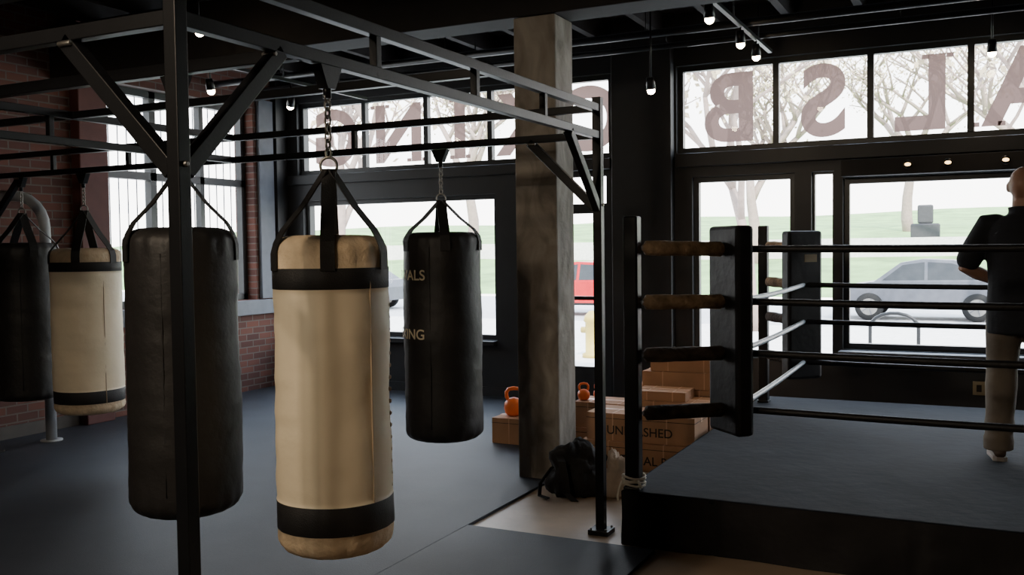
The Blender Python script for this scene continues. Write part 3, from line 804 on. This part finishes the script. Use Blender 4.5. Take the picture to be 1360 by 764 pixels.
tree(-9.0, 42, 0.6, 11, 0.3, 11, 1500); tree(2.5, 46, 1.2, 12, 0.3, 12, 1500); tree(-24, 44, 1.0, 12, 0.35, 13, 1500); tree(-4, 60, 2.0, 13, 0.35, 14, 1500); tree(9, 40, 0.6, 12, 0.3, 15, 1200)

def car(x, y, z, paint, L=4.1, name="parked_car"):
    e = empty(name, (x, y, z))
    b = MB(); w = 0.85; k = L/4.4
    lower = [(-2.2,0.3),(-2.22,0.55),(-2.1,0.8),(-1.3,0.92),(1.35,0.95),(2.05,0.92),(2.2,0.7),(2.2,0.3)]
    cab = [(-1.25,0.90),(-0.55,1.38),(0.0,1.46),(0.75,1.43),(1.2,1.3),(1.75,0.93)]
    def ext(prof, w0, w1, mt):
        vs = []
        zmx = max(p[1] for p in prof); zmn = min(p[1] for p in prof)
        for s_ in (-1, 1):
            for px, pz in prof:
                t = (pz-zmn)/(zmx-zmn); vs.append((px*k, s_*(w0+(w1-w0)*t), pz))
        n = len(prof)
        fs = [tuple(range(n)), tuple(reversed(range(n, 2*n)))]+[(i, i+n, (i+1) % n+n, (i+1) % n) for i in range(n)]
        b.add(vs, fs, mt)
    ext(lower, w, w*0.97, paint); ext(cab, w*0.95, w*0.72, paint)
    for s_ in (-1, 1):
        for q in ([(-1.0,0.96),(-0.5,1.32),(0.05,1.39),(0.05,0.97)], [(0.13,0.97),(0.13,1.39),(0.7,1.36),(1.1,1.25),(1.35,0.98)]):
            P = []
            for px, pz in q:
                t = (pz-0.90)/0.56; P.append((px*k, s_*((w*0.95+(w*0.72-w*0.95)*t)+0.006), pz))
            b.add(P, [tuple(range(len(P)))], 'carglass')
        b.box((-2.15*k, s_*0.6-0.15, 0.62), (-2.225*k, s_*0.6+0.15, 0.74), 'eye')
        b.box((-1.0*k, s_*0.845, 0.30), (1.0*k, s_*0.865, 0.36), 'tyre')
    b.build("car_body", bevel=0.05, parent=e)
    for wx in (-1.32*k, 1.32*k):
        for s_ in (-1, 1):
            b = MB(); c = (wx, s_*0.79, 0.33); R = Matrix.Rotation(math.pi/2, 3, 'X')
            b.lathe([(0.001,-0.1),(0.2,-0.1),(0.31,-0.1),(0.33,-0.05),(0.33,0.05),(0.31,0.1),(0.2,0.1),(0.001,0.1)], c, 'tyre', n=28, R=R)
            b.lathe([(0.001,0.112),(0.06,0.112),(0.07,0.106),(0.2,0.106)], c, 'bolt', n=20, R=R); b.lathe([(0.001,-0.112),(0.06,-0.112),(0.07,-0.106),(0.2,-0.106)], c, 'bolt', n=20, R=R)
            for q in range(5):
                a = q*1.2566; b.beam((c[0]+0.05*math.cos(a), c[1]+s_*0.115, c[2]+0.05*math.sin(a)), (c[0]+0.2*math.cos(a), c[1]+s_*0.115, c[2]+0.2*math.sin(a)), 0.04, 0.015, 'carsilver')
            b.build("wheel", parent=e)
    return e
car(-1.35, 25.2, -0.2, 'carsilver', 3.9)
car(-9.9, 24.5, -0.2, 'carred', 4.2)
car(4.5, 25.4, -0.2, 'carred', 4.2)
car(-18.5, 25.0, -0.2, 'carsilver', 4.3)
b = MB(); pts = [(-1.72, 16.8, -0.10), (-1.72, 16.8, 0.25)]
for k in range(1, 9):
    a = math.pi*k/9; pts.append((-1.35-0.37*math.cos(a), 16.8, 0.25+0.24*math.sin(a)))
pts += [(-0.98, 16.8, 0.25), (-0.98, 16.8, -0.10)]
b.tube(pts, 0.03, 'steel', n=12); b.build("bike_stand")
b = MB(); b.lathe([(0.001,-0.1),(0.16,-0.1),(0.16,-0.04),(0.11,-0.02),(0.11,0.45),(0.14,0.48),(0.12,0.55),(0.05,0.63),(0.001,0.64)], (-5.55, 14.0, 0), 'yellow', n=24)
b.tube([(-5.73,14.0,0.33),(-5.37,14.0,0.33)], 0.05, 'yellow', n=12); b.build("fire_hydrant")
b = MB(); b.box((-16.5, -4, -0.1), (-15.5, 8.5, 6.0), 'building')
yy = -3.8
while yy < 8.4: b.box((-15.5, yy, -0.1), (-15.46, yy+0.06, 6.0), 'greytrim'); yy += 0.3
b.build("neighbour_building")

# ------------------------------------------------------------------ lights
W = bpy.data.worlds.new("World"); scene.world = W; W.use_nodes = True
nt = W.node_tree; bg = nt.nodes["Background"]
tc = nt.nodes.new("ShaderNodeTexCoord"); sp = nt.nodes.new("ShaderNodeSeparateXYZ"); cr = nt.nodes.new("ShaderNodeValToRGB")
cr.color_ramp.elements[0].position = 0.0; cr.color_ramp.elements[0].color = (1.0, 0.97, 0.93, 1)
cr.color_ramp.elements[1].position = 0.6; cr.color_ramp.elements[1].color = (0.68, 0.82, 1.0, 1)
nt.links.new(tc.outputs["Generated"], sp.inputs[0]); nt.links.new(sp.outputs["Z"], cr.inputs[0]); nt.links.new(cr.outputs[0], bg.inputs[0])
bg.inputs[1].default_value = 9.5
s = bpy.data.lights.new("sun", 'SUN'); s.energy = 14; s.angle = math.radians(2); s.color = (1, 0.95, 0.86)
so = bpy.data.objects.new("sun", s); COL.objects.link(so); so.rotation_euler = Vector((-0.45, 0.75, -0.8)).to_track_quat('-Z', 'Y').to_euler()
def fill_panel(x, y, z, w, d, e, col, aim=(0,0,-1)):
    b = MB(); b.box((x-w/2, y-d/2, z), (x+w/2, y+d/2, z+0.05), 'wall'); ob = b.build("fill_panel_housing")
    l = bpy.data.lights.new("area", 'AREA'); l.shape = 'RECTANGLE'; l.size = w*0.95; l.size_y = d*0.95; l.energy = e; l.color = col
    lo = bpy.data.objects.new("fill_lamp", l); COL.objects.link(lo); lo.location = (x, y, z-0.01)
    lo.rotation_euler = Vector(aim).to_track_quat('-Z', 'Y').to_euler(); lo.parent = ob
fill_panel(-2.75, -1.4, 3.2, 0.5, 0.5, 85, (1, 0.85, 0.66), (0.05, 0.75, -0.65))  # added fill, unseen behind the camera, to brighten the bag fronts

# ------------------------------------------------------------------ camera
cd = bpy.data.cameras.new("camera"); cd.lens = 1270/1360*36; cd.sensor_width = 36; cd.clip_end = 500
cam = bpy.data.objects.new("camera", cd); COL.objects.link(cam)
Rm = Matrix.Rotation(math.radians(26.4), 4, 'Z') @ Matrix.Rotation(math.radians(90-2.3), 4, 'X') @ Matrix.Rotation(-0.0128, 4, 'Z')
cam.matrix_world = Matrix.Translation((0, 0, 1.62)) @ Rm
scene.camera = cam
